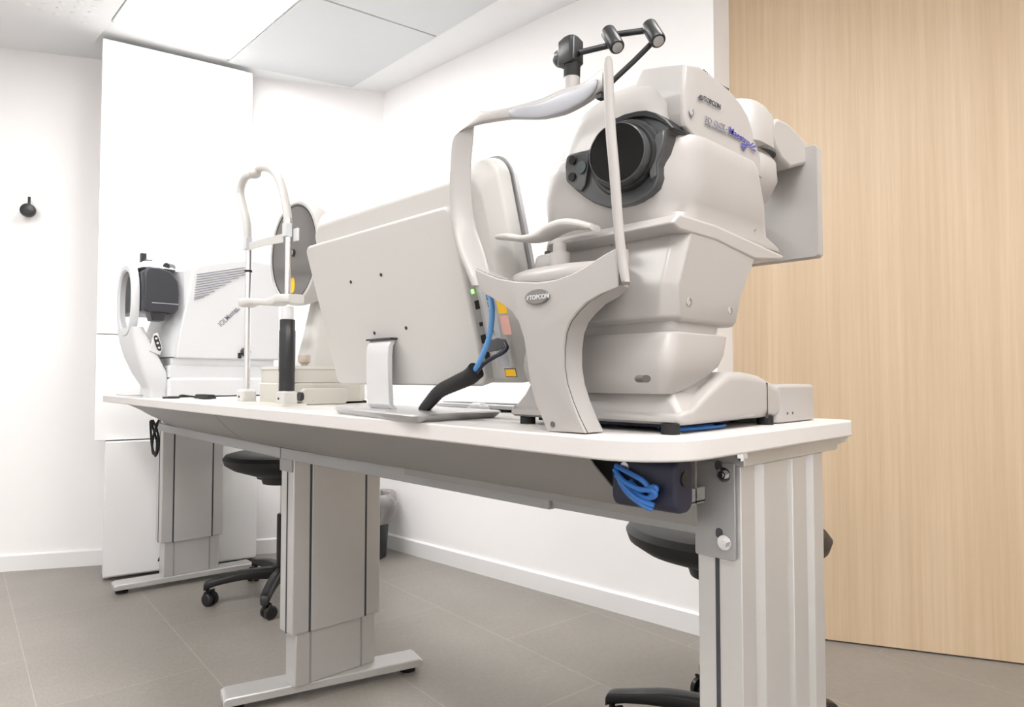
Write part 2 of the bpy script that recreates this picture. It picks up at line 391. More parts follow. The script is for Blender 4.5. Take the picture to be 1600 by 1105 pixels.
# mounting plates with bolts
def plate(y0, y1, z0, z1, X, bolts, nm='mounting_plate'):
    p = MB().prism([V((X, a, b)) for a, b in rr2(y0, y1, z0, z1, .004)], (.005, 0, 0)).build(nm, 'alu_dark', desk, bevel=.0008)
    for (y, z) in bolts:
        b = MB().cyl((X, y, z), (X-.002, y, z), .0105).cyl((X-.002, y, z), (X-.008, y, z), .0065, N=6).cyl((X-.008, y, z), (X-.009, y, z), .003)
        b.build('bolt', 'chrome', p)
        s = MB().prism([V((X-.0004, a, b)) for a, b in rr2(y+.003, y+.014, z+.005, z+.019, .005)], (.001, 0, 0)); s.build('slot_hole', 'slot', p, smooth=False)
plate(.461, .523, .664, .80, .881, ((.476, .783), (.476, .688)))
plate(1.803, 1.878, .652, .735, .8845, ((1.838, .70),))
# bolt nuts below the tabletop
for x, y in ((.80, .49), (.880, .449), (1.27, .468)):
    z0 = ZT-TH-(.012 if x > 1 else 0)
    MB().cyl((x, y, z0), (x, y, z0-.008), .008, N=6).cyl((x, y, z0-.008), (x, y, z0-.012), .004, N=12).build('fixing_bolt', 'chrome', desk)
# side rail glimpsed behind the power box
MB().box(.845, .848, .50, 1.2, .712, ZT-TH).build('tray_back', 'tray', desk)
MB().box(.79, .870, .50, .506, .745, .765).box(.79, .870, .50, .512, .743, .747).build('side_rail', 'alu_dark', desk)
# cable tray
def tray_ring(y, k=1.0):
    X0 = fx(y)+.03; X1 = .875+max(0, y-1.84)*.055; z0 = ZT-TH-.002; z1 = .722; pts = []
    for i in range(13):
        u = i/12; pts.append(V((X0+(X1-X0)*u, y, z0+(z1-z0)*(math.sin(u*math.pi/2)**.9)*k)))
    return pts+[p+V((.0, 0, .003)) for p in reversed(pts)]
MB().loft([tray_ring(y) for y in (.575, 1.0, 1.5, 2.0)]).build('cable_tray', 'tray', desk)
MB().loft([tray_ring(y, kk) for y, kk in ((2.006, 1), (2.4, 1), (2.75, .98), (2.9, .80), (3.0, .5), (3.08, .15))]).build('cable_tray', 'tray', desk)

# power box and blue cables below the near corner
pb = thing('power_box', (.80, .56, .73), 'dark navy power box hanging below the near corner of the desk', 'power box')
MB().prism([V((a, .468, b)) for a, b in rr2(.742, .785, .746, ZT-TH-.001, .016)], (0, .10, 0)).build('housing', 'dkblue', pb, bevel=.004)
MB().cyl((.765, .468, .79), (.765, .466, .79), .010).build('socket', 'black', pb)
MB().cyl((.742, .545, .80), (.740, .545, .80), .007, N=20).build('rivet', 'silver', pb)
cb = MB(); 
def lc_(*p): return [on('X', X, x, y) for x, y, X in p]
loops = [lc_((962, 728, .738), (985, 740, .732), (1005, 752, .730), (1014, 764, .733), (1016, 772, .738)),
         lc_((960, 734, .738), (975, 752, .731), (998, 764, .728), (1020, 767, .728), (1023, 775, .730), (1008, 778, .733), (985, 764, .735), (966, 744, .738)),
         lc_((963, 742, .738), (980, 765, .731), (1003, 783, .729), (1022, 790, .733)),
         lc_((968, 752, .738), (982, 772, .732), (1004, 789, .731), (1020, 796, .735)),
         lc_((985, 752, .738), (1000, 766, .732), (1022, 761, .729), (1024, 768, .731), (1010, 784, .735))]
for L in loops: cb.tube(L, .0035, 8)
tag(cb.build('cable_coil', 'blue'), 'looped bright blue network cables hanging at the power box under the desk', 'cable')

# ============================================================ FAR INSTRUMENT (white biometer, far end of the desk)
d3 = thing('optical_biometer', (1.0, 2.9, ZT), 'white optical biometer with dark eyepiece drum and ring headrest at the far desk end', 'eye instrument')
MB().loft([zr(ZT+.005, .838, 1.27, 2.72, 3.08, .012), zr(ZT+.066, .838, 1.27, 2.72, 3.08, .012), zr(ZT+.076, .848, 1.26, 2.73, 3.07, .012)]).build('base', 'medwhite', d3)
MB().box(.85, 1.25, 2.735, 3.06, ZT, ZT+.006).build('base_pad', 'rubber', d3, smooth=False)
MB().loft([zr(.9215, .84, 1.26, 2.73, 3.07, .01), zr(.965, .84, 1.26, 2.73, 3.07, .01), zr(.970, .85, 1.26, 2.735, 3.06, .01), zr(.995, .85, 1.26, 2.735, 3.06, .01)]).build('slide_base', 'medwhite', d3)
sil = [(.862, .995), (.868, 1.06), (.918, 1.335), (.945, 1.362), (1.13, 1.405), (1.24, 1.40), (1.27, 1.34), (1.27, .995)]
def brg(y, k): return [V((1.07+(x-1.07)*k, y, 1.19+(z-1.19)*k)) for x, z in sil]
bo = MB().loft([brg(2.715, .985), brg(2.722, 1), brg(3.07, 1), brg(3.08, .985)]).build('body', 'medwhite', d3, bevel=.004)
# sloping cheek between the drum and the side panel
fl = [(.825, 1.00), (.835, 1.08), (.862, 1.16), (.86, 1.33), (.915, 1.36), (.918, 1.33), (.868, 1.06), (.862, .995)]
MB().loft([[V((x+.03, 2.726, z)) for x, z in fl], [V((x, 2.78, z)) for x, z in fl], [V((x, 3.02, z)) for x, z in fl], [V((x+.03, 3.06, z)) for x, z in fl]]).build('face_cheek', 'medwhite', d3, ang=50)
def q3(x, y, Y=2.7135): return on('Y', Y, x, y)
vm = MB()
vl = [(308, 429), (307.5, 433), (307, 437), (306.5, 441), (306, 445), (305.5, 449), (305, 453), (304.5, 457), (304, 461), (303.5, 465), (303, 468)]
vr = [(382, 418), (383, 422), (384, 425.5), (384, 429), (373, 434), (361, 440), (352, 445), (342, 450), (335, 455), (327, 460), (319, 464)]
for a, e in zip(vl, vr): vm.tube([q3(*a), q3(*e)], .0016, 6, 1)
vm.build('vent_slots', 'ink_lt', bo)
tx, te = q3(346, 511), q3(373, 484)
text('lettering', 'IOLMaster', tx, te-tx, V((-1, 0, 1.4)), .029, 'ink_lt', bo, .0002, fit=(te-tx).length)
tx, te = q3(369, 490), q3(376, 484)
text('lettering', '500', tx, te-tx, V((-1, 0, 1.4)), .016, 'ink_lt', bo)
# eyepiece drum
dp = [(.748, 1.172), (.748, 1.315), (.762, 1.335), (.80, 1.335), (.842, 1.322), (.868, 1.285), (.872, 1.24), (.87, 1.18), (.858, 1.166), (.76, 1.164)]
def drg(y, k): return [V((.81+(x-.81)*k, y, 1.25+(z-1.25)*k)) for x, z in dp]
dr = MB().loft([drg(2.715, .94), drg(2.722, 1), drg(3.01, 1), drg(3.02, .94)]).build('eyepiece_drum', 'navy', d3, bevel=.006)
MB().box(.775, .868, 2.7135, 2.72, 1.198, 1.2005).build('trim_line', 'silver', dr, smooth=False)
MB().loft([zr(1.135, .785, .825, 2.74, 2.80, .006), zr(1.17, .775, .835, 2.735, 2.81, .008)]).build('drum_foot', 'navy', dr)
MB().loft([zr(1.333, .745, .87, 2.73, 3.0, .03), zr(1.35, .755, .862, 2.76, 2.98, .03), zr(1.368, .775, .84, 2.80, 2.95, .03)]).build('drum_cap', 'medwhite', d3)
MB().cyl((.83, 2.74, 1.345), (.87, 2.80, 1.352), .012).build('cap_latch', 'char', d3)
# fixation stub
fs = MB(); fa = on('Y', 2.88, 223.5, 411); fb = on('Y', 2.88, 223.5, 396)
fs.box(fa.x-.010, fa.x+.010, 2.87, 2.89, fa.z-.005, fb.z); fs.box(fa.x, fa.x+.03, 2.865, 2.885, fa.z-.004, fa.z+.014); fs.box(fa.x-.006, fa.x+.062, 2.855, 2.869, fa.z-.012, fa.z-.002)
fs.build('pointer_bracket', 'char', d3, bevel=.002)
# ring headrest
yc, zc = 2.862, 1.215
def ring3(ay, az, x): return [V((x, yc+ay*math.copysign(abs(math.cos(t))**.85, math.cos(t)), zc+az*math.copysign(abs(math.sin(t))**.8, math.sin(t)))) for t in [2*math.pi*i/40 for i in range(40)]]
rg = MB(); rg.loft([ring3(.110, .140, .744), ring3(.110, .140, .728), ring3(.104, .134, .720), ring3(.086, .116, .720), ring3(.080, .110, .726), ring3(.080, .110, .744)], caps=False, closed=True)
rg.build('headrest_ring', 'medwhite', d3)
st = [(1.11, .722, .762, 2.752, 2.975, .02), (1.06, .725, .785, 2.745, 2.955, .02), (1.0, .735, .812, 2.735, 2.925, .02), (.94, .752, .84, 2.73, 2.885, .02), (.885, .775, .85, 2.73, 2.845, .02), (.872, .78, .845, 2.735, 2.835, .018), (ZT, .78, .845, 2.735, 2.835, .016)]
hc = MB().loft([zr(*a) for a in st]).build('headrest_column', 'medwhite', d3)
pd = MB().prism([V((a, 2.733, b)) for a, b in [(.776, 1.02), (.79, 1.085), (.803, 1.09), (.82, 1.03), (.812, 1.005)]], (0, .012, 0)).build('button_pad', 'silver_lt', hc, bevel=.002)
u_ = V((.3, 0, -1)).normalized(); w2 = V((1, 0, .3)).normalized(); c2 = V((.802, 2.7325, 1.050))
MB().loft([se_ring(c2, u_*.030, w2*.0085, 3, 28), se_ring(c2+V((0, -.002, 0)), u_*.030, w2*.0085, 3, 28)]).build('button_plate', 'char', hc)
for i in (-1, 0, 1): p = c2+u_*i*.018; MB().cyl(p+V((0, -.001, 0)), p+V((0, -.0035, 0)), .0042, N=14).build('button', 'medwhite', hc)
MB().ellipsoid((.758, 2.865, 1.10), .02, .05, .012).build('chin_cup', 'medwhite', d3)
p = q3(382, 550); jy = MB().lathe(p, (0, -1, 0), [(-.004, .016), (.004, .018), (.02, .017), (.026, .010)]).build('side_knob', 'char', d3)
p = q3(374, 556); MB().box(p.x-.006, p.x+.006, p.y-.006, p.y+.004, p.z-.011, p.z+.011).build('side_latch', 'char', d3)
# flat pad and black cable at the far corner
tag(MB().prism([V((a, b, ZT+.0005)) for a, b in rr2(.80, .90, 3.10, 3.28, .01)], (0, 0, .006)).build('desk_pad', 'medwhite', bevel=.001), 'thin white pad lying on the far left corner of the desk', 'pad')
fc = MB().tube([(.79, 2.62, ZT+.003), (.83, 2.58, ZT+.004), (.86, 2.64, ZT+.010), (.90, 2.60, ZT+.004), (.93, 2.50, ZT+.004)], .0035, 8)
fc.loft([zr(ZT+.002, .86, .90, 2.40, 2.52, .008), zr(ZT+.016, .865, .895, 2.405, 2.515, .008)])
tag(fc.build('power_lead', 'rubber'), 'short black lead with an inline plug lying in front of the white biometer base', 'cable')
hc2 = MB()
def hp(x, y): return on('X', .86, x, y)
for L in ([(236, 657), (240, 672), (245, 690), (244, 708), (239, 708), (238, 690), (243, 672), (248, 657)],
          [(239, 657), (246, 675), (248, 695), (244, 711), (238, 700), (240, 680), (246, 660)], [(235, 658), (236, 680), (238, 700), (243, 713)]):
    hc2.tube([hp(*p) for p in L], .0045, 8)
tag(hc2.build('hanging_cable', 'rubber'), 'tied loop of black cable hanging below the far end of the desk', 'cable')

# ============================================================ MIDDLE INSTRUMENT (cream topographer)
d2 = thing('corneal_topographer', (.95, 1.83, ZT), 'cream corneal topographer with grey disc and steel headrest rods, behind the computer', 'eye instrument')
XR = .82
def q2(x, y, X=XR): return on('X', X, x, y)
MB().loft([zr(ZT, .775, .86, 1.655, 2.0, .012), zr(ZT+.006, .777, .858, 1.657, 1.998, .012)]).build('headrest_plate', 'cream', d2)
MB().loft([zr(ZT+.006, .845, 1.115, 1.745, 1.985, .07, 8), zr(ZT+.058, .845, 1.115, 1.745, 1.985, .07, 8), zr(ZT+.06, .848, 1.112, 1.748, 1.982, .068, 8)]).build('base', 'cream', d2, bevel=.001)
MB().box(.87, 1.10, 1.76, 1.93, ZT, ZT+.007).build('base_foot', 'rubber', d2, smooth=False)
for y in (1.715, 1.955):
    g = MB().loft([[V((a, y+(.0 if y < 1.8 else .0), b)) for a, b in rr2(.868, 1.012, ZT+.0005, ZT+.046, .016)], [V((a, y+.016, b)) for a, b in rr2(.868, 1.012, ZT+.0005, ZT+.046, .016)]]).build('rail_cover', 'cream', d2, bevel=.003)
    for x in (.905, .99): MB().cyl((x, y-.0012, ZT+.012), (x, y+.002, ZT+.012), .003, N=12).build('screw', 'silver', g)
MB().cyl((.862, 1.72, ZT+.024), (.872, 1.72, ZT+.024), .012).build('rail_wheel', 'char', d2)
MB().loft([zr(.9065, .858, 1.11, 1.76, 1.965, .02), zr(.942, .858, 1.11, 1.76, 1.965, .02), zr(.945, .855, 1.113, 1.757, 1.968, .02), zr(.953, .857, 1.11, 1.76, 1.965, .02)]).build('slide_table', 'cream', d2)
MB().loft([zr(.953, .925, 1.05, 1.785, 1.885, .02), zr(1.05, .945, 1.035, 1.80, 1.875, .02), zr(1.16, .965, 1.02, 1.81, 1.865, .02)]).build('column', 'pcwhite', d2)
MB().lathe((.905, 1.775, .953), (0, 0, 1), [(0, .009), (.005, .009), (.006, .011), (.012, .017), (.028, .018), (.032, .016)], 20).build('joystick_knob', 'knob', d2)
# disc head (axis X)
oc = V((.90, 1.82, 1.280))
hd = MB().lathe(oc, (1, 0, 0), [(-.006, .136), (-.012, .142), (-.010, .149), (0, .152), (.02, .151), (.05, .142), (.09, .122), (.13, .100), (.16, .09), (.165, .02)], 56).build('disc_housing', 'pcwhite', d2)
di = MB().lathe(oc, (1, 0, 0), [(-.0085, .003), (-.0085, .134), (-.002, .136), (.002, .13)], 56).build('disc', 'disc', hd)
MB().lathe(oc, (1, 0, 0), [(-.004, .133), (-.0095, .134), (-.0095, .138), (-.004, .138)], 56, False).build('disc_gasket', 'slot', hd)
MB().cyl(oc+V((-.015, 0, 0)), oc+V((-.008, 0, 0)), .011).build('lens_port', 'char_lt', di)
MB().cyl(oc+V((-.016, -.003, 0)), oc+V((-.014, -.003, 0)), .006).build('lens_port_glass', 'silver', di)
MB().loft([se_ring(oc+V((-.0088, .002, -.094)), (0, .013, 0), (0, 0, .022), 2.2, 24), se_ring(oc+V((-.0098, .002, -.094)), (0, .013, 0), (0, 0, .022), 2.2, 24)]).build('yellow_label', 'yellow', di)
tag_ = None
# headrest
ya, yb = 1.962, 1.705
fr = MB().cyl((XR, ya, ZT+.03), (XR, ya, 1.31), .0085, N=20).build('headrest_rod', 'chrome', d2)
MB().cyl((XR, yb, 1.13), (XR, yb, 1.35), .0085, N=20).build('headrest_rod', 'chrome', d2)
MB().cyl((XR, ya, 1.232), (XR, ya, 1.238), .0105, N=16).build('rod_ring', 'rubber', fr)
for y in (ya, yb): 
    fo = MB().loft([zr(ZT+.006, XR-.022, XR+.022, y-.022, y+.022, .006), zr(ZT+.035, XR-.022, XR+.022, y-.022, y+.022, .01), zr(ZT+.042, XR-.016, XR+.016, y-.016, y+.016, .01)]).build('rod_socket', 'pcwhite', d2)
    MB().cyl((XR-.0235, y, ZT+.02), (XR-.021, y, ZT+.02), .0035).build('set_screw', 'char', fo)
MB().lathe((XR, yb, ZT+.04), (0, 0, 1), [(0, .0205), (.05, .0205), (.052, .0212), (.16, .0212), (.162, .020), (.19, .020), (.192, .014)], 24).build('rubber_sleeve', 'char', d2)
MB().cyl((XR, yb, 1.06), (XR, yb, 1.11), .0165, N=24).build('adjusting_tube', 'silver_lt', d2)
arch = [(386.5, 385), (386, 350), (380, 322), (376, 298), (383, 278), (398, 270), (408, 262), (422, 264), (435, 278), (444, 305), (449, 335), (450, 352)]
MB().tube([q2(*p) for p in arch], lambda t: .0115, 14).build('forehead_arch', 'pcwhite', d2)
MB().ellipsoid(q2(400, 272)-V((.004, 0, 0)), .018, .022, .014).build('arch_joint', 'pcwhite', d2)
a = q2(390, 385, XR-.008); b = q2(443, 372, XR-.008)
sb = MB().ribbon([(*a, 0, 0, .011, .0015, 0, 0), (*((a+b)/2+V((-.004, 0, 0))), 0, 0, .011, .0015, 0, 0), (*b, 0, 0, .012, .0015, 0, 0)], 6)
sb.build('forehead_strap', 'pcwhite', d2)
for y in (ya, yb-.0): MB().box(XR-.013, XR+.006, y-.010, y+.012, 1.298, 1.335).build('strap_clip', 'medwhite', d2, bevel=.002)
MB().box(XR+.008, XR+.014, yb-.035, yb-.01, 1.285, 1.32).build('side_pad', 'medwhite', d2, bevel=.002)
stt = [(ya+.018, 1.142, .82), (ya, 1.140, .82), (ya-.06, 1.140, .816), (1.85, 1.134, .835), (1.77, 1.130, .825), (yb+.02, 1.132, .815), (yb-.01, 1.130, .82), (yb-.03, 1.13, .83)]
MB().ribbon([(x, y, z, .022, 0, 0, 0, 0, .0125 if i not in (2, 3) else .009) for i, (y, z, x) in enumerate(stt)], 5).build('chin_rest', 'pcwhite', d2)

# ============================================================ ALL-IN-ONE COMPUTER
pc = thing('all_in_one_computer', (.80, 1.13, ZT), 'off-white all-in-one computer seen from behind on a silver stand', 'computer')
# tilted frame: s runs up the panel, n points toward the viewer's side (-X)
TL = math.atan2(.085, .30); su = V((-math.sin(TL), 0, math.cos(TL))); nn = V((-math.cos(TL), 0, -math.sin(TL)))
P0 = V((.783, 0, .904))
def pcp(y, s, d=0): return P0 + V((0, y, 0)) + su*s + nn*d
def slab(y0, y1, s0, s1, d0, d1, r): 
    R = rr2(y0, y1, s0, s1, r); return [pcp(a, b, d0) for a, b in R], [pcp(a, b, d1) for a, b in R]
# outer body
A, B = slab(.785, 1.372, -.005, .377, -.075, -.045, .035); C_, _ = slab(.81, 1.355, .01, .352, -.02, 0, .035)
bodyo = MB().loft([A, B, C_]).build('display_body', 'pcwhite', pc, bevel=.004)
A, B = slab(.782, 1.375, -.008, .380, -.079, -.0755, .036); MB().loft([A, B]).build('bezel_seam', 'alu_dark', pc)
A, B = slab(.785, 1.372, -.005, .377, -.092, -.079, .035); MB().loft([A, B]).build('bezel', 'silver_lt', pc, bevel=.003)
A, B = slab(.80, 1.36, .01, .362, -.0935, -.092, .01); MB().loft([A, B]).build('screen', 'lens', pc)
# raised back cover
A, B = slab(.868, 1.372, 0, .315, -.03, 0, .018); cov = MB().loft([A, B]).build('back_cover', 'pcwhite', pc, bevel=.005)
for (x, y) in ((560, 442), (608, 431), (577, 520), (627, 512)):
    p = on('X', .74, x, y); s = (p.z-P0.z)/su.z; c = pcp(p.y, s, 0)
    MB().cyl(c-nn*.002, c+nn*.0012, .0035, N=12).build('mount_screw', 'char', cov)
# port strip on the side of the cover
def side(x, y, Y=.8668): return on('Y', Y, x, y)
ps = MB().prism([pcp(.8672, a, b) for a, b in [(.02, -.004), (.19, -.004), (.19, -.028), (.02, -.028)]], (0, -.0012, 0)).build('port_panel', 'silver', cov)
for s0, s1, d0, d1 in ((.135, .150, -.020, -.010), (.105, .112, -.019, -.011), (.075, .09, -.022, -.008), (.045, .06, -.021, -.008)):
    MB().prism([pcp(.8662, a, b) for a, b in [(s0, d0), (s1, d0), (s1, d1), (s0, d1)]], (0, -.0006, 0)).build('port', 'char', ps)
MB().prism([pcp(.8662, a, b) for a, b in [(.163, -.014), (.170, -.014), (.170, -.008), (.163, -.008)]], (0, -.0006, 0)).build('status_light', 'green', ps)
# stickers on the body right of the cover
def stick(y0, y1, s0, s1, m, n): return MB().prism([pcp(a, b, .0002) for a, b in [(y0, s0), (y1, s0), (y1, s1), (y0, s1)]], nn*.0005).build(n, m, bodyo, smooth=False)
stick(.806, .836, .085, .165, 'label', 'rating_label'); stick(.780, .800, .125, .160, 'yellow', 'warning_label'); stick(.780, .800, .090, .122, 'pink', 'inspection_label')
for i in range(6): stick(.820-.001*(i % 2), .8225, .09+.012*i, .099+.012*i, 'ink', 'label_print')
stick(.800, .826, .036, .078, 'label', 'serial_label'); 
y_ = stick(.787, .814, .018, .033, 'ink', 'laser_label'); stick(.7885, .8125, .0195, .0315, 'yellow', 'laser_label_face').location = nn*.0004
# stand
nk = MB()
ns = [(.795, ZT+.012), (.775, ZT+.06), (.752, ZT+.115), (.742, ZT+.148)]
nk.loft([[V((x, 1.105+o, z)), V((x, 1.183+o, z)), V((x+.012, 1.183+o, z)), V((x+.012, 1.105+o, z))] for x, o, z in [(.760, .012, ZT+.010), (.748, .011, ZT+.022), (.743, .008, ZT+.07), (.739, .003, ZT+.12), (.739, 0, ZT+.138), (.746, 0, ZT+.150)]]
        ).build('stand_neck', 'silver_lt', pc, bevel=.002)
MB().box(.740, .758, 1.100, 1.188, ZT+.150, ZT+.1535).build('neck_slot', 'slot', pc)
bp_ = [(.66, .905), (.872, .905), (.872, 1.285), (.66, 1.285)]
def rpoly(P, r, seg=6):
    out = []; n = len(P)
    for i in range(n):
        p, a, b = V(P[i]), V(P[i-1]), V(P[(i+1) % n]); u = (a-p).normalized()*r; w_ = (b-p).normalized()*r
        for k in range(seg+1):
            t = k/seg; out.append((p+u)*(1-t)**2 + p*2*t*(1-t) + (p+w_)*t*t)
    return out
qp = [(.655, .900), (.880, .925), (.905, 1.275), (.722, 1.290)]; qc = V((.79, 1.10))
MB().loft([[V((p.x, p.y, ZT+h)) for p in rpoly([qc+(V(a)-qc)*k for a in qp], .022)] for h, k in ((0, .93), (.004, .965), (.011, 1), (.0135, .98))]).build('stand_base', 'silver', pc, ang=25)

# keyboard on the operator's side
kb = thing('keyboard', (1.08, .98, ZT), 'silver keyboard lying on the desk behind the computer stand', 'keyboard')
MB().loft([[V((a, b, z)) for a, b in rr2(1.0, 1.13, .84, 1.30, .012)] for z in (ZT+.006, ZT+.016)]).build('case', 'silver_lt', kb, bevel=.003)
MB().box(1.02, 1.11, .86, 1.27, ZT, ZT+.006).build('underside', 'char', kb)
MB().box(1.012, 1.118, .86, 1.28, ZT+.016, ZT+.020).build('keys', 'medwhite', kb, bevel=.001)
tag(MB().loft([zr(ZT+.0005, .955, .99, 1.075, 1.135, .016, 8), zr(ZT+.012, .957, .988, 1.078, 1.132, .015, 8), zr(ZT+.02, .965, .982, 1.09, 1.12, .008, 8)]).build('computer_mouse', 'silver_lt'), 'small pale computer mouse beside the keyboard behind the black cable sleeve', 'mouse')

# cables at the computer
def cpx(x, y, X): return on('X', X, x, y)
sl = [(662, 640, .785), (672, 628, .765), (688, 611, .745), (712, 599, .73), (733, 589, .725), (744, 579, .725)]
def ridge(t): return .0105+.0045*t+.0008*math.sin(t*140)*.4
tag(MB().tube([cpx(*p) for p in sl], ridge, 16, 10).build('cable_sleeve', 'rubber'), 'braided black cable sleeve rising from the stand base to the computer ports', 'cable sleeve')
tag(MB().tube([cpx(*p) for p in ((738, 586, .725), (748, 568, .722), (762, 535, .715), (768, 505, .71), (769, 478, .708), (765, 462, .71))], .0045, 10).build('network_cable', 'ltblue'), 'light blue network cable curving up from the black sleeve to the computer', 'cable')
bc = MB(); bc.tube([cpx(*p) for p in ((742, 583, .725), (752, 572, .73), (768, 560, .735), (784, 552, .745), (792, 544, .752), (789, 536, .757))], .0035, 8)
bc.tube([cpx(*p) for p in ((745, 584, .725), (757, 568, .73), (775, 557, .74), (788, 545, .75), (786, 539, .757))], .003, 8)
o = tag(bc.build('display_cable', 'dkblue'), 'pair of dark cables looping from the black sleeve into the computer side', 'cable')
a = cpx(764, 541, .748); b = cpx(789, 536, .757)
MB().loft([se_ring(a, (0, .006, 0), (0, 0, .010), 6, 16), se_ring(a+(b-a)*.5, (0, .006, 0), (0, 0, .010), 6, 16), se_ring(b, (0, .004, 0), (0, 0, .006), 4, 16)]).build('plug', 'char_lt', o)

# ============================================================ STOOLS
def stool(loc, rz, label, seat_z):
    t = thing('swivel_stool', (0, 0, 0), label, 'stool', 'black swivel stools behind the desk')
    h = seat_z
    MB().lathe((0, 0, 0), (0, 0, 1), [(h-.10, .06), (h-.095, .12), (h-.068, .20), (h-.045, .235), (h-.022, .243), (h-.007, .232), (h, .205), (h-.004, .08), (h-.006, .005)], 48).build('seat', 'fabric', t)
    MB().lathe((0, 0, 0), (0, 0, 1), [(h-.135, .03), (h-.13, .085), (h-.10, .095), (h-.085, .08)], 32).build('seat_plate', 'black', t)
    lp = [(.06, -.04, h-.12), (.13, -.055, h-.122), (.17, -.04, h-.12), (.185, 0, h-.118), (.17, .04, h-.12), (.13, .055, h-.122), (.06, .04, h-.12)]
    MB().tube(lp, .005, 8).build('height_lever', 'black', t)
    MB().cyl((0, 0, .34), (0, 0, h-.11), .014).build('gas_piston', 'chrome', t)
    MB().lathe((0, 0, 0), (0, 0, 1), [(.055, .02), (.06, .026), (.34, .026), (.345, .022)], 24).build('piston_cover', 'black', t)
    hub = MB().lathe((0, 0, 0), (0, 0, 1), [(.06, .04), (.07, .048), (.125, .044), (.135, .03)], 24).build('hub', 'black', t)
    for k in range(5):
        a = 2*math.pi*k/5; d = V((math.cos(a), math.sin(a), 0)); n = V((-d.y, d.x, 0))
        L = MB().ribbon([(*(d*.03+V((0, 0, .10))), *(n*.024), 0, 0, .026), (*(d*.14+V((0, 0, .105))), *(n*.022), 0, 0, .020), (*(d*.24+V((0, 0, .092))), *(n*.02), 0, 0, .015), (*(d*.292+V((0, 0, .080))), *(n*.018), 0, 0, .016), (*(d*.305+V((0, 0, .070))), *(n*.014), 0, 0, .012)], 4).build('leg', 'black', t)
        c = d*.29; ca = a+.7; w_ = V((math.cos(ca), math.sin(ca), 0)); f_ = V((-w_.y, w_.x, 0))*.016
        cs = MB()
        for sgn in (-1, 1):
            p = c+f_+V((0, 0, .027)); cs.lathe(p+w_*sgn*.006, w_*sgn, [(0, .022), (.002, .026), (.014, .026), (.018, .021)], 24)
        cs.cyl(c+V((0, 0, .035)), c+V((0, 0, .078)), .008).ribbon([(*(c+f_*.4+V((0, 0, .052))), *(w_*.024), 0, 0, .006), (*(c+f_+V((0, 0, .058))), *(w_*.024), 0, 0, .006)], 4)
        cs.build('caster', 'black', L)
    t.location = loc; t.rotation_euler = (0, 0, rz)
    return t
stool((1.31, 2.74, 0), math.radians(88), 'black round swivel stool behind the desk between the far and middle legs', .605)
stool((1.554, .839, 0), math.radians(40), 'black round swivel stool behind the near end of the desk, by the oak wall', .56)

# ============================================================ WASTE BIN
wb = thing('waste_bin', (1.895, 3.03, 0), 'dark waste bin lined with a grey bag in the back corner', 'bin')
MB().lathe((1.895, 3.03, 0), (0, 0, 1), [(.0, .10), (.005, .105), (.25, .122), (.255, .122), (.25, .118), (.01, .10), (.008, .01)], 32).build('bucket', 'black', wb)
rings = []; rnd = random.Random(4)
ph = [rnd.random()*6.28 for _ in range(6)]
for z, r, am in ((.175, .124, .003), (.20, .132, .008), (.235, .150, .014), (.27, .163, .017), (.30, .158, .016), (.322, .135, .018), (.318, .115, .014), (.27, .108, .006), (.2, .105, .002)):
    rings.append([V((1.895+math.cos(t)*(r+am*(math.sin(5*t+ph[0]+z*22)+.6*math.sin(11*t+ph[1]-z*30)+.4*math.sin(17*t+ph[2]))), 3.03+math.sin(t)*(r+am*(math.sin(5*t+ph[0]+z*22)+.6*math.sin(11*t+ph[1]-z*30)+.4*math.sin(17*t+ph[2]))), z+am*.8*math.sin(4*t+ph[3]))) for t in [2*math.pi*i/72 for i in range(72)]])
MB().loft(rings, caps=False).build('bin_bag', 'bag', wb, sub=1)

# ============================================================ NEAR INSTRUMENT (retinal scanner on the near end of the desk)
oct_ = thing('retinal_scanner', (.92, .62, ZT), 'large warm-grey retinal scanner with black lens and chin rest on the near desk end', 'eye instrument')
def oy(y_, *p): return [on('Y', y_, *q) for q in p]
# base: front shoe, ridge and rear box
def bring(x, z1, y0=.476, y1=.79, r=.006, z0=.860): return xr(x, y0, y1, z0, z1, r)
BZ = ZT+.012
base = MB().loft([xr(.772, .484, .795, BZ+.004, .869, .006), xr(.780, .477, .80, BZ, .8745, .006), xr(.80, .476, .80, BZ, .877, .006), xr(.84, .476, .80, BZ, .898, .008), xr(.875, .476, .80, BZ, .916, .01),
                  xr(.908, .477, .80, BZ, .9285, .012), xr(.96, .478, .80, BZ, .929, .014), xr(1.01, .479, .80, BZ, .924, .014), xr(1.06, .480, .80, BZ, .9105, .014), xr(1.075, .482, .80, BZ, .909, .014)]).build('base', 'warm', oct_, ang=50)
MB().loft([zr(ZT+.0015, 1.070, 1.225, .482, .80, .014), zr(.905, 1.070, 1.223, .482, .80, .014), zr(.909, 1.074, 1.219, .486, .796, .012)]).build('rear_box', 'warm', oct_, bevel=.002)
MB().box(1.025, 1.0256, .4778, .482, BZ, .912).build('panel_seam', 'seam', base, smooth=False)
vr = MB()
for x in (1.105, 1.125): vr.cyl((x, .4825, ZT+.016), (x, .4812, ZT+.016), .0022, N=10)
vr.build('vent_holes', 'ink', base)
for (x, y) in ((.775, .495), (1.045, .492), (.79, .775), (1.04, .775)):
    MB().cyl((x, y, ZT), (x, y, BZ+.002), .0125, .0125, 20).build('rubber_foot', 'rubber', oct_)
MB().box(.80, .98, .52, .76, ZT+.006, BZ+.001).build('underside_plate', 'dkblue', oct_)
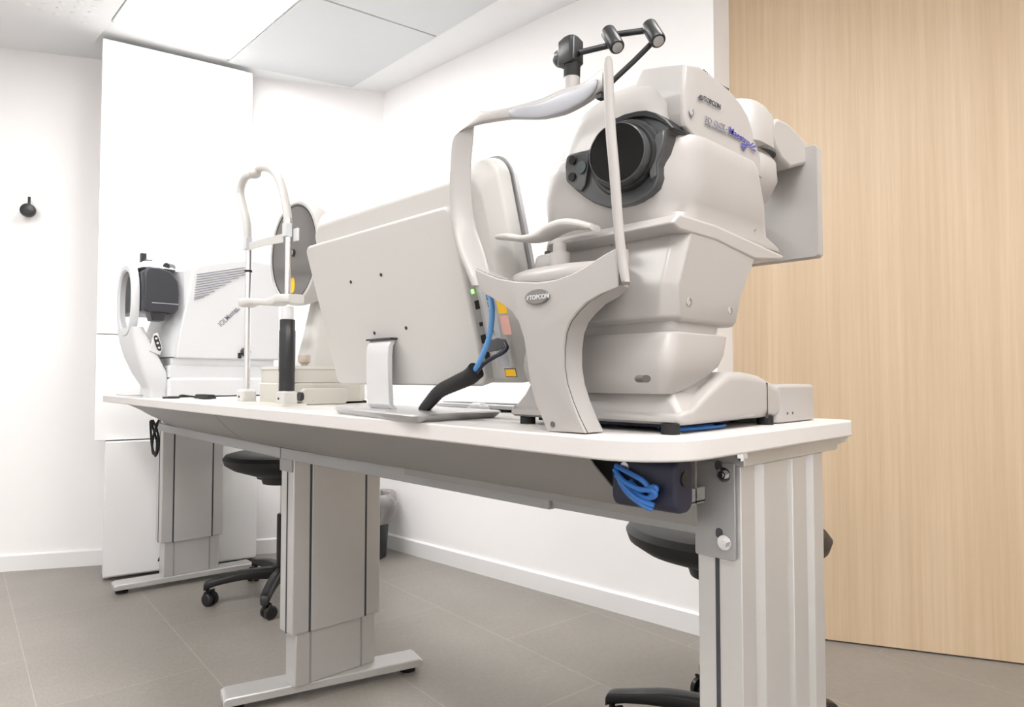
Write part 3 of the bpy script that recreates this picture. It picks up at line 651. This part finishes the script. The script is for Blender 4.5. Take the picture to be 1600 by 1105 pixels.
# neck and lower bulge
MB().loft([zr(.862, .776, .99, .480, .795, .008), zr(.874, .777, .985, .481, .794, .01), zr(.893, .783, .955, .496, .78, .012), zr(.925, .79, .925, .515, .765, .015)]).build('pedestal', 'warm', oct_, ang=30)
MB().loft([zr(.898, .770, .800, .50, .74, .012), zr(.908, .762, .835, .494, .75, .016), zr(.922, .756, .872, .488, .757, .02), zr(.936, .754, .900, .485, .762, .022), zr(.952, .758, .914, .484, .764, .022), zr(.968, .765, .920, .485, .764, .02), zr(.9795, .770, .924, .486, .763, .018), zr(.982, .774, .920, .490, .76, .016)]).build('lower_bulge', 'warm', oct_, ang=40)
MB().loft([zr(.88, .80, .90, .50, .76, .03), zr(1.0, .780, .915, .493, .757, .02)]).build('neck', 'warm', oct_)
h_ = oy(.4835, (1008, 592))[0]
MB().loft([se_ring(on('Y', .489, 1009, 592)+V((0, -.0008, 0)), (.010, 0, 0), (0, 0, .0048), 2, 20), se_ring(on('Y', .489, 1009, 592)+V((0, .01, 0)), (.010, 0, 0), (0, 0, .0048), 2, 20)]).build('recess', 'seam', oct_)
# mid body
def mring(z, x0, x1, y0, y1, ch, f=.004):
    return [V(p) for p in ((x0+ch, y0, z), (x1-.01, y0, z), (x1, y0+.01, z), (x1, y1-.01, z), (x1-.01, y1, z), (x0+ch, y1, z), (x0, y1-ch*1.1, z), (x0, y0+ch*1.1, z))]
mid = MB().loft([mring(.996, .776, .948, .490, .76, .020), mring(1.002, .768, .950, .486, .764, .020), mring(1.042, .764, .966, .485, .766, .016), mring(1.050, .766, .969, .484, .766, .016), mring(1.118, .790, 1.012, .480, .772, .016), mring(1.121, .796, 1.008, .486, .766, .016)]).build('middle_body', 'warm', oct_, bevel=.004)
def plug(x, y, Y, r=.006, parent=None, nm='screw_recess'):
    c = on('Y', Y, x, y)
    p = MB().cyl(c, c+V((0, -.0012, 0)), r, N=20).build(nm, 'warm', parent, bevel=.0006)
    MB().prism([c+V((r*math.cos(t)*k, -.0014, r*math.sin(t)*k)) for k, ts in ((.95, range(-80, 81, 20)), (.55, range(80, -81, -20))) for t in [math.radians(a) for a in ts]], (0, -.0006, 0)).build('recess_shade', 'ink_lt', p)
plug(1076, 472, .4855, .0065, mid); plug(1140, 486, .4860, .0055, mid)
MB().box(.7885, .790, .60, .602, 1.0, 1.118).build('panel_seam', 'seam', mid, smooth=False)
MB().loft([zr(1.119, .802, 1.02, .492, .76, .02), zr(1.128, .802, 1.02, .492, .76, .02)]).build('gap_shadow', 'seam', mid)
# head
head = MB().loft([zr(1.124, .800, 1.085, .498, .742, .02, 8), zr(1.130, .790, 1.122, .488, .75, .03, 8), zr(1.136, .787, 1.118, .486, .752, .04, 8), zr(1.150, .782, 1.098, .489, .75, .06, 8), zr(1.165, .776, 1.092, .484, .755, .07, 8), zr(1.20, .768, 1.088, .480, .758, .08, 8), zr(1.235, .770, 1.078, .480, .756, .085, 8), zr(1.252, .773, 1.073, .4805, .755, .083, 8), zr(1.260, .778, 1.067, .4835, .751, .08, 8), zr(1.2635, .786, 1.058, .491, .744, .078, 8), zr(1.285, .789, 1.045, .495, .738, .078, 8),
                  zr(1.31, .795, 1.03, .500, .728, .07, 8), zr(1.345, .815, 1.0, .512, .712, .07, 8), zr(1.368, .84, .97, .53, .692, .06, 8), zr(1.380, .87, .94, .56, .66, .03, 8)]).build('head', 'warm', oct_, ang=40)
# hood with the printed side panel
hood_px = [(1085, 214), (1070, 196), (1068, 177), (1069, 140), (1072, 99), (1092, 102), (1118, 122), (1142, 142), (1157, 160), (1169, 180), (1180, 215), (1190, 250), (1198, 285), (1172, 262), (1140, 240), (1105, 222)]
hp_ = oy(.4905, *hood_px); ctr = sum(hp_, V((0, 0, 0)))/len(hp_)
def hoodring(y, k, dz=0, dx=0, e=0): return [V((ctr.x+(p.x-ctr.x)*k+dx, y+e*max(0, 1.37-p.z), ctr.z+(p.z-ctr.z)*k+dz)) for p in hp_]
hood = MB().loft([hoodring(.4905, .955), hoodring(.492, .985), hoodring(.496, 1), hoodring(.53, 1.0, .013, .010, .1), hoodring(.566, 1.0, .025, .018, .55), hoodring(.572, .985, .026, .020, .55)]).build('hood', 'warm', head, bevel=.004, ang=30)
sp = .4885
def side_text(nm, s, a, b, upx, size, m, **k):
    p, q, r = oy(sp, a, b, upx); return text(nm, s, p, q-p, r-p, size, m, hood, fit=(q-p).length, **k)
def sz(a, b):
    p, q = oy(sp, a, b); return (q-p).length
side_text('lettering', 'TOPCON', (1100, 157.5), (1126, 171), (1103, 149), .0105, 'ink', bold=.0001)
side_text('lettering', '3D OCT-1', (1102, 190), (1139, 207), (1105, 178), .0125, 'ink_lt')
side_text('lettering', 'Maestro', (1140, 207), (1171, 228), (1142, 194), .0140, 'ink_blue', bold=.0001)
side_text('small_lettering', 'OPTICAL COHERENCE TOMOGRAPHY', (1102, 195), (1157, 219), (1105, 186), .0042, 'ink_lt')
lg = MB()
for px in ([(1090, 153), (1094, 148), (1098, 150), (1096, 153)], [(1091, 156), (1096, 154), (1100, 150), (1098, 157)]): lg.prism(oy(sp, *px), (0, -.0004, 0))
lg.build('emblem', 'ink', hood, smooth=False)
lg = MB()
for px in ([(1158, 223.5), (1169, 227), (1167, 228.5), (1158, 226)], [(1158, 227.5), (1168, 230), (1165, 231.5), (1159, 230)], [(1160, 231.5), (1166, 232), (1162.5, 235)], [(1170, 227.5), (1176, 223), (1177.5, 224.5), (1172, 229)], [(1172, 230), (1181, 227), (1181, 229.5), (1174, 231.5)], [(1174, 232.5), (1181, 235), (1180, 237), (1175, 234.5)]): lg.prism(oy(sp, *px), (0, -.0004, 0))
lg.build('emblem', 'ink_blue', hood, smooth=False)
plug(1080, 176, .489, .0052, hood)
sv = MB()
for i in range(16):
    t = i/15; a = V((1099+38*t, 109+29*t+3*math.sin(t*3), 0)); p = on('Y', .497, a.x, a.y+1.5)
    sv.box(p.x-.0007, p.x+.0007, .4952, .505, p.z-.004, p.z+.0015)
sv.build('vent_slots', 'seam', hood, smooth=False)
plug(1178, 357, .489, .0045, head)
# bulging side band under the printed panel, and the shelf it stands on
fpx = [(1050, 347), (1062, 333), (1119, 351), (1222, 398), (1227, 401), (1221, 407), (1180, 406), (1120, 377), (1062, 360)]
fq = oy(.479, *fpx); MB().loft([[V((p.x, p.y, p.z)) for p in fq], [V((p.x, .705, p.z)) for p in fq]]).build('shelf', 'warm', head, bevel=.006)
# dark front visor on the curved face
def face(x, y, off=0):
    X = .765
    for _ in range(12):
        p = on('X', X, x, y); d = abs(p.y-.615); X = .765+off+max(0, d-.06)**2*4.5+max(0, p.z-1.24)*.25
    return on('X', X, x, y)
vis = [(886, 262), (887, 246), (892, 241), (908, 237), (921, 234), (935, 214), (948, 200), (962, 188), (979, 180), (1000, 175), (1013, 174), (1028, 178), (1044, 188), (1056, 201), (1043, 204), (1042, 214), (1036.5, 238), (1029, 256), (1030, 276), (1024, 293), (1012, 305), (998, 314), (985, 319), (971, 322), (951, 325), (930, 318), (915, 309), (902, 299), (886, 284)]
MB().loft([[face(*p)+V((.05, 0, 0)) for p in vis], [face(*p)+V((-.002, 0, 0)) for p in vis]]).build('visor', 'char_lt', head, bevel=.002)
vz = head
top = [(948, 200), (962, 188), (979, 180), (1000, 175), (1013, 174), (1028, 178), (1044, 188), (1056, 201), (1052, 203), (1040, 194), (1025, 187), (1010, 184), (995, 185), (978, 190), (963, 199), (955, 208)]
MB().loft([[face(*p)+V((.03, 0, 0)) for p in top], [face(*p)+V((-.006, 0, 0)) for p in top]]).build('visor_rim', 'char', head, bevel=.0015)
rp = [(1035, 207), (1042, 204), (1042, 214), (1036, 238), (1028, 256), (1029, 276), (1020, 283), (1017, 262), (1022, 235), (1027, 213)]
MB().loft([[face(*p)+V((.03, 0, 0)) for p in rp], [face(*p)+V((-.007, 0, 0)) for p in rp]]).build('visor_wing', 'char_lt', head, bevel=.002)
lpn = [(888, 262), (889, 247), (893, 243), (921, 240), (922, 262), (918, 290), (912, 300), (902, 297), (888, 283)]
lp_o = MB().loft([[face(*p)+V((.02, 0, 0)) for p in lpn], [face(*p)+V((-.006, 0, 0)) for p in lpn]]).build('sensor_panel', 'char_lt', head, bevel=.0015)
for (x, y, r, m) in ((899, 252, .0065, 'rubber'), (898, 278, .0065, 'rubber'), (913, 263, .009, 'teal')):
    p = face(x, y); MB().cyl(p+V((-.002, 0, 0)), p+V((-.008, 0, 0)), r, N=24).build('sensor_window', m, lp_o)
# lens barrel
lc = on('X', .735, 963, 239); ax = V((-.97, -.22, -.04)).normalized()
def la(d): return lc - ax*d
MB().lathe(la(.040), ax, [(-.01, .056), (.004, .0555), (.010, .052), (.010, .048)], 56).build('lens_mount', 'char_lt', head)
MB().lathe(la(.030), ax, [(0, .048), (.008, .0485), (.014, .046), (.014, .043)], 56).build('lens_collar', 'char', head)
bl = MB().lathe(la(.034), ax, [(0, .043), (.030, .0425), (.034, .0415), (.0345, .040), (.030, .0395)], 56, False).build('lens_barrel', 'char_lt', head)
MB().lathe(la(.034), ax, [(.02, .0392), (.0335, .0395), (.0338, .0385), (.032, .02), (.0315, .001)], 56).build('front_lens', 'lens', bl)
# rear joint, arm and touch screen
jt = MB().loft([zr(1.285, 1.0, 1.10, .50, .60, .045, 8), zr(1.30, .985, 1.115, .485, .61, .05, 8), zr(1.352, .985, 1.115, .485, .61, .05, 8), zr(1.37, .995, 1.105, .495, .60, .045, 8), zr(1.374, 1.01, 1.09, .51, .59, .035, 8)]).build('rear_joint', 'warm', oct_)
jl = MB().loft([zr(1.20, 1.04, 1.09, .52, .59, .02, 8), zr(1.22, 1.02, 1.12, .50, .60, .045, 8), zr(1.25, 1.0, 1.135, .487, .61, .055, 8), zr(1.28, 1.0, 1.13, .487, .61, .055, 8), zr(1.296, 1.01, 1.115, .495, .60, .05, 8)]).build('rear_joint_base', 'warm', oct_)
MB().loft([zr(1.2925, 1.012, 1.119, .4835, .604, .05, 8), zr(1.2965, 1.012, 1.119, .4835, .604, .05, 8)]).build('joint_gap', 'seam', jt)
apx = [(1207, 196), (1211, 187), (1217, 184), (1232, 192), (1250, 210), (1262, 224), (1262, 256), (1236, 263), (1222, 249), (1212, 229), (1207, 212)]
MB().prism(oy(.490, *apx), (.0, .10, 0)).build('screen_arm', 'warm', oct_, bevel=.006)
MB().loft([se_ring(on('Y', .494, 1209, 212)+V((-.012, 0, 0)), (0, .001, 0), (0, 0, .04), 2, 24), se_ring(on('Y', .494, 1209, 212)+V((-.0, .05, 0)), (0, .03, 0), (0, 0, .045), 2, 24)]).build('arm_collar', 'warm', oct_)
scr = MB()
A = [(a, b) for a, b in rr2(.470, .74, 1.134, 1.338, .008)]
scr.loft([[V((1.214, .472+(a-.472)*.985, 1.235+(b-1.235)*.98)) for a, b in A], [V((1.217, a, b)) for a, b in A], [V((1.232, a, b)) for a, b in A], [V((1.236, a, 1.235+(b-1.235)*.99)) for a, b in A]])
so = scr.build('touch_screen', 'warm', oct_)
MB().box(1.2355, 1.2372, .482, .728, 1.145, 1.327).build('screen_glass', 'lens', so)
MB().lathe((1.2145, .535, 1.16), (-1, 0, 0), [(0, .006), (.0012, .006), (.0012, .0045)], 20).build('screw_cap', 'warm', so)

# headrest column
XF = .675
cpx_ = [(743, 420), (741, 447), (760, 459), (782, 472), (800, 487), (810, 502), (819, 530), (823, 560), (829, 602), (838, 633), (847, 653), (856, 675), (916, 677), (905, 655), (894, 628), (885, 600), (881, 574), (881, 545), (884, 520), (891, 502), (902, 488), (918, 472), (938, 460), (966, 447), (966, 386), (944, 398), (918, 415), (894, 428), (868, 437), (840, 441), (808, 440), (778, 435), (760, 428)]
def colX(z): return .692-.024*min(1, max(0, z-ZT)/.20)
fr_ = []
for p in cpx_:
    X = .68
    for _ in range(6): X = colX(on('X', X, *p).z)
    fr_.append(on('X', X, *p))
for p in fr_: p.z = max(p.z, ZT+.0005)
def colring(dx, k=0):
    c = V((0, .625, .97)); out = []
    for p in fr_:
        q = p.copy(); q.x += dx*(.6 if p.y < .515 else 1)
        if k: d = q-c; q.y -= max(-1, min(1, d.y/.05))*k; q.z -= (k if p.z > 1.03 else 0)
        out.append(q)
    return out
cl = MB().loft([colring(-.001, .002), colring(.0005), colring(.034), colring(.040, .002)]).build('headrest_column', 'warm', oct_, bevel=.003, ang=50)
cl2 = MB().loft([colring(.0022, -.0007), colring(.0034, -.0007)]).build('column_seam', 'seam', cl)
# saddle dish behind the column top
MB().loft([se_ring((.748, .65, 1.040), (.04, 0, 0), (0, .085, 0), 2.3, 40), se_ring((.745, .65, 1.062), (.052, 0, 0), (0, .102, 0), 2.3, 40), se_ring((.745, .65, 1.076), (.049, 0, 0), (0, .098, 0), 2.3, 40), se_ring((.745, .65, 1.080), (.042, 0, 0), (0, .088, 0), 2.3, 40)]).build('dish', 'warm', oct_, ang=60)
# badge on the column
bc_ = on('X', .668, 839, 464)
bg = MB().loft([se_ring(bc_+V((.004, 0, 0)), (0, .0225, 0), (0, 0, .0105), 2, 36), se_ring(bc_+V((-.001, 0, 0)), (0, .0225, 0), (0, 0, .0105), 2, 36), se_ring(bc_+V((-.0022, 0, 0)), (0, .0212, 0), (0, 0, .0094), 2, 36)]).build('badge', 'badge', cl)
text('badge_lettering', 'TOPCON', bc_+V((-.0024, .0125, -.0035)), (0, -1, 0), (0, 0, 1), .0088, 'medwhite', bg, bold=.0002)
lg = MB(); lg.prism([bc_+V((-.0024, a, b)) for a, b in ((.0185, -.003), (.0155, .003), (.0142, .003), (.0172, -.003))], (-.0004, 0, 0)); lg.prism([bc_+V((-.0024, a, b)) for a, b in ((.0165, -.003), (.014, .002), (.0128, .002), (.0153, -.003))], (-.0004, 0, 0)); lg.build('badge_emblem', 'medwhite', bg, smooth=False)
p = on('X', .690, 864, 663); MB().cyl(p+V((.002, 0, 0)), p+V((-.0012, 0, 0)), .0040, N=16).build('screw_recess', 'seam', cl)
# chin rest
MB().cyl((.735, .655, 1.075), (.735, .655, 1.103), .0155).build('chin_post', 'warm', oct_)
MB().cyl((.735, .655, 1.10), (.735, .655, 1.118), .010).build('chin_spindle', 'warm', oct_)
ch = []
for (x, y, w_, t_) in ((780, 371, .010, .004), (800, 371, .018, .0055), (826, 374, .02, .005), (848, 369, .020, .0065), (868, 358, .022, .007), (888, 351, .022, .007), (908, 351, .02, .0065), (930, 356, .012, .0045)):
    c = on('X', .735, x, y); ch.append((*c, w_, 0, 0, 0, 0, t_))
MB().ribbon(ch, 3, 24).build('chin_rest', 'pcwhite', oct_)
# headrest frame: left post, forehead bar, right post
def st_(x, y, X, w_, t_, deg, tilt=0):
    """station at a photo pixel on plane X; w_ half width along a horizontal direction, t_ half thickness"""
    c = on('X', X, x, y); a = math.radians(deg)
    return c, V((math.cos(a), math.sin(a), 0))*w_
LP = []
def addst(L, x, y, X, u, v): c = on('X', X, x, y); L.append((*c, *u, *v))
wl = V((.8, -.6, 0)); nl = V((.6, .8, 0))
for (x, y, hw) in ((753, 447, .015), (748, 428, .018), (736, 391, .021), (725.5, 355, .0185), (720, 308, .0178), (720, 257, .0165), (723, 222, .0165)):
    addst(LP, x, y, .675, wl*hw, nl*.006)
addst(LP, 729, 199, .676, V((.55, -.45, .55)).normalized()*.0165, nl*.0065)
addst(LP, 745, 186, .680, V((.15, -.1, 1)).normalized()*.0105, nl*.007)
for (x, y, h, X) in ((770, 182, .0085, .686), (798, 177.5, .0092, .694), (825, 174, .0125, .70), (850, 170, .0155, .703), (880, 160, .0185, .703), (900, 153, .0165, .70), (920, 143, .0145, .693), (936, 130, .014, .684), (946, 122, .012, .677)):
    addst(LP, x, y, X, V((.05, 0, 1))*h, V((1, .1, 0)).normalized()*.007)
MB().ribbon(LP, 3.5, 24).build('headrest_frame', 'warm', oct_, ang=60)
RP = []
wr = V((.8, .6, 0)); nr = V((.6, -.8, 0))
for (x, y, ht) in ((951, 97, .004), (950, 104, .0062), (951, 130, .0064), (954, 200, .0066), (960, 270, .0066), (966, 350, .0062), (972, 405, .006), (977, 437, .0056), (979, 443, .004)):
    addst(RP, x, y, .67, wr*.016, nr*ht)
MB().ribbon(RP, 3.5, 20).build('headrest_post', 'warm', oct_, ang=60)
# forehead pad
FP = []
for (x, y, h, X) in ((797, 177, .004, .684), (806, 177, .0075, .684), (825, 175, .010, .690), (850, 171, .0125, .693), (880, 160, .0145, .693), (900, 152, .0128, .690), (918, 143, .0105, .684), (931, 133, .007, .678), (935, 129, .003, .677)):
    addst(FP, x, y, X, V((.0, 0, 1))*h, V((1, .1, 0)).normalized()*.0035)
MB().ribbon(FP, 3, 20).build('forehead_pad', 'warm_lt', oct_, ang=60)
p = on('X', .685, 938, 149); MB().box(p.x-.004, p.x+.006, p.y-.004, p.y+.004, p.z-.005, p.z+.005).build('frame_screw', 'char', oct_)
# external fixation lamp on its jointed arm
XA = .715
def ax_(x, y, X=XA): return on('X', X, x, y)
b0 = ax_(894, 150); 
MB().cyl(ax_(893.5, 165), ax_(893.5, 122), .0115, N=24).build('lamp_post', 'warm', oct_)
lh = MB(); lh.cyl(ax_(893.5, 122), ax_(894, 96), .0118, .0118, 24)
lh.build('post_collar', 'rubber', oct_)
bk = MB().loft([zr(ax_(890, 104).z, XA-.013, XA+.012, ax_(890, 85).y-.014, ax_(890, 85).y+.012, .005), zr(ax_(890, 101).z, XA-.014, XA+.014, ax_(890, 85).y-.0165, ax_(890, 85).y+.0135, .006), zr(ax_(890, 68).z, XA-.014, XA+.014, ax_(890, 85).y-.0165, ax_(890, 85).y+.0135, .006), zr(ax_(890, 61).z, XA-.010, XA+.010, ax_(890, 85).y-.013, ax_(890, 85).y+.008, .008)]).build('lamp_bracket', 'char', oct_)
p = ax_(876, 92); MB().lathe(p, (0, 1, 0), [(-.006, .012), (0, .013), (.006, .011), (.011, .005)], 24).build('clamp_knob', 'char_lt', bk)
arm = MB(); arm.tube([ax_(906, 82), ax_(956, 70, .74)], .0042, 10, 1)
arm.build('arm_rod', 'char', oct_)
MB().tube([ax_(962, 54, .74), ax_(1014, 47, .76)], .0042, 10, 1).build('arm_rod', 'char', oct_)
MB().tube([ax_(1020, 66, .76), ax_(990, 96, .75), ax_(956, 128, .735)], .0038, 10, 1).build('arm_rod', 'char', oct_)
for (a, b, X) in (((951, 51), (964, 73), .74), ((1015, 42), (1028, 63), .76)):
    A_, B_ = ax_(*a, X), ax_(*b, X-.012)
    k = MB().lathe(A_, B_-A_, [(-.004, .008), (-.001, .0105), ((B_-A_).length, .0105), ((B_-A_).length+.002, .009)], 28).build('arm_joint', 'char', oct_)
    MB().lathe(B_, B_-A_, [(.0015, .0072), (.0032, .0072), (.0034, .006)], 20).build('joint_screw', 'silver', k)
# blue cable coil under the machine
bt = MB()
for k in range(3): bt.tube([(.79+.012*k, .50+.02*k, ZT+.004), (.85, .492+.016*k, ZT+.0045+.001*k), (.93, .50+.02*k, ZT+.004), (.96, .56, ZT+.004)], .0022, 8)
tag(bt.build('network_cable', 'blue'), 'blue cable lying on the desk beneath the large near instrument', 'cable')
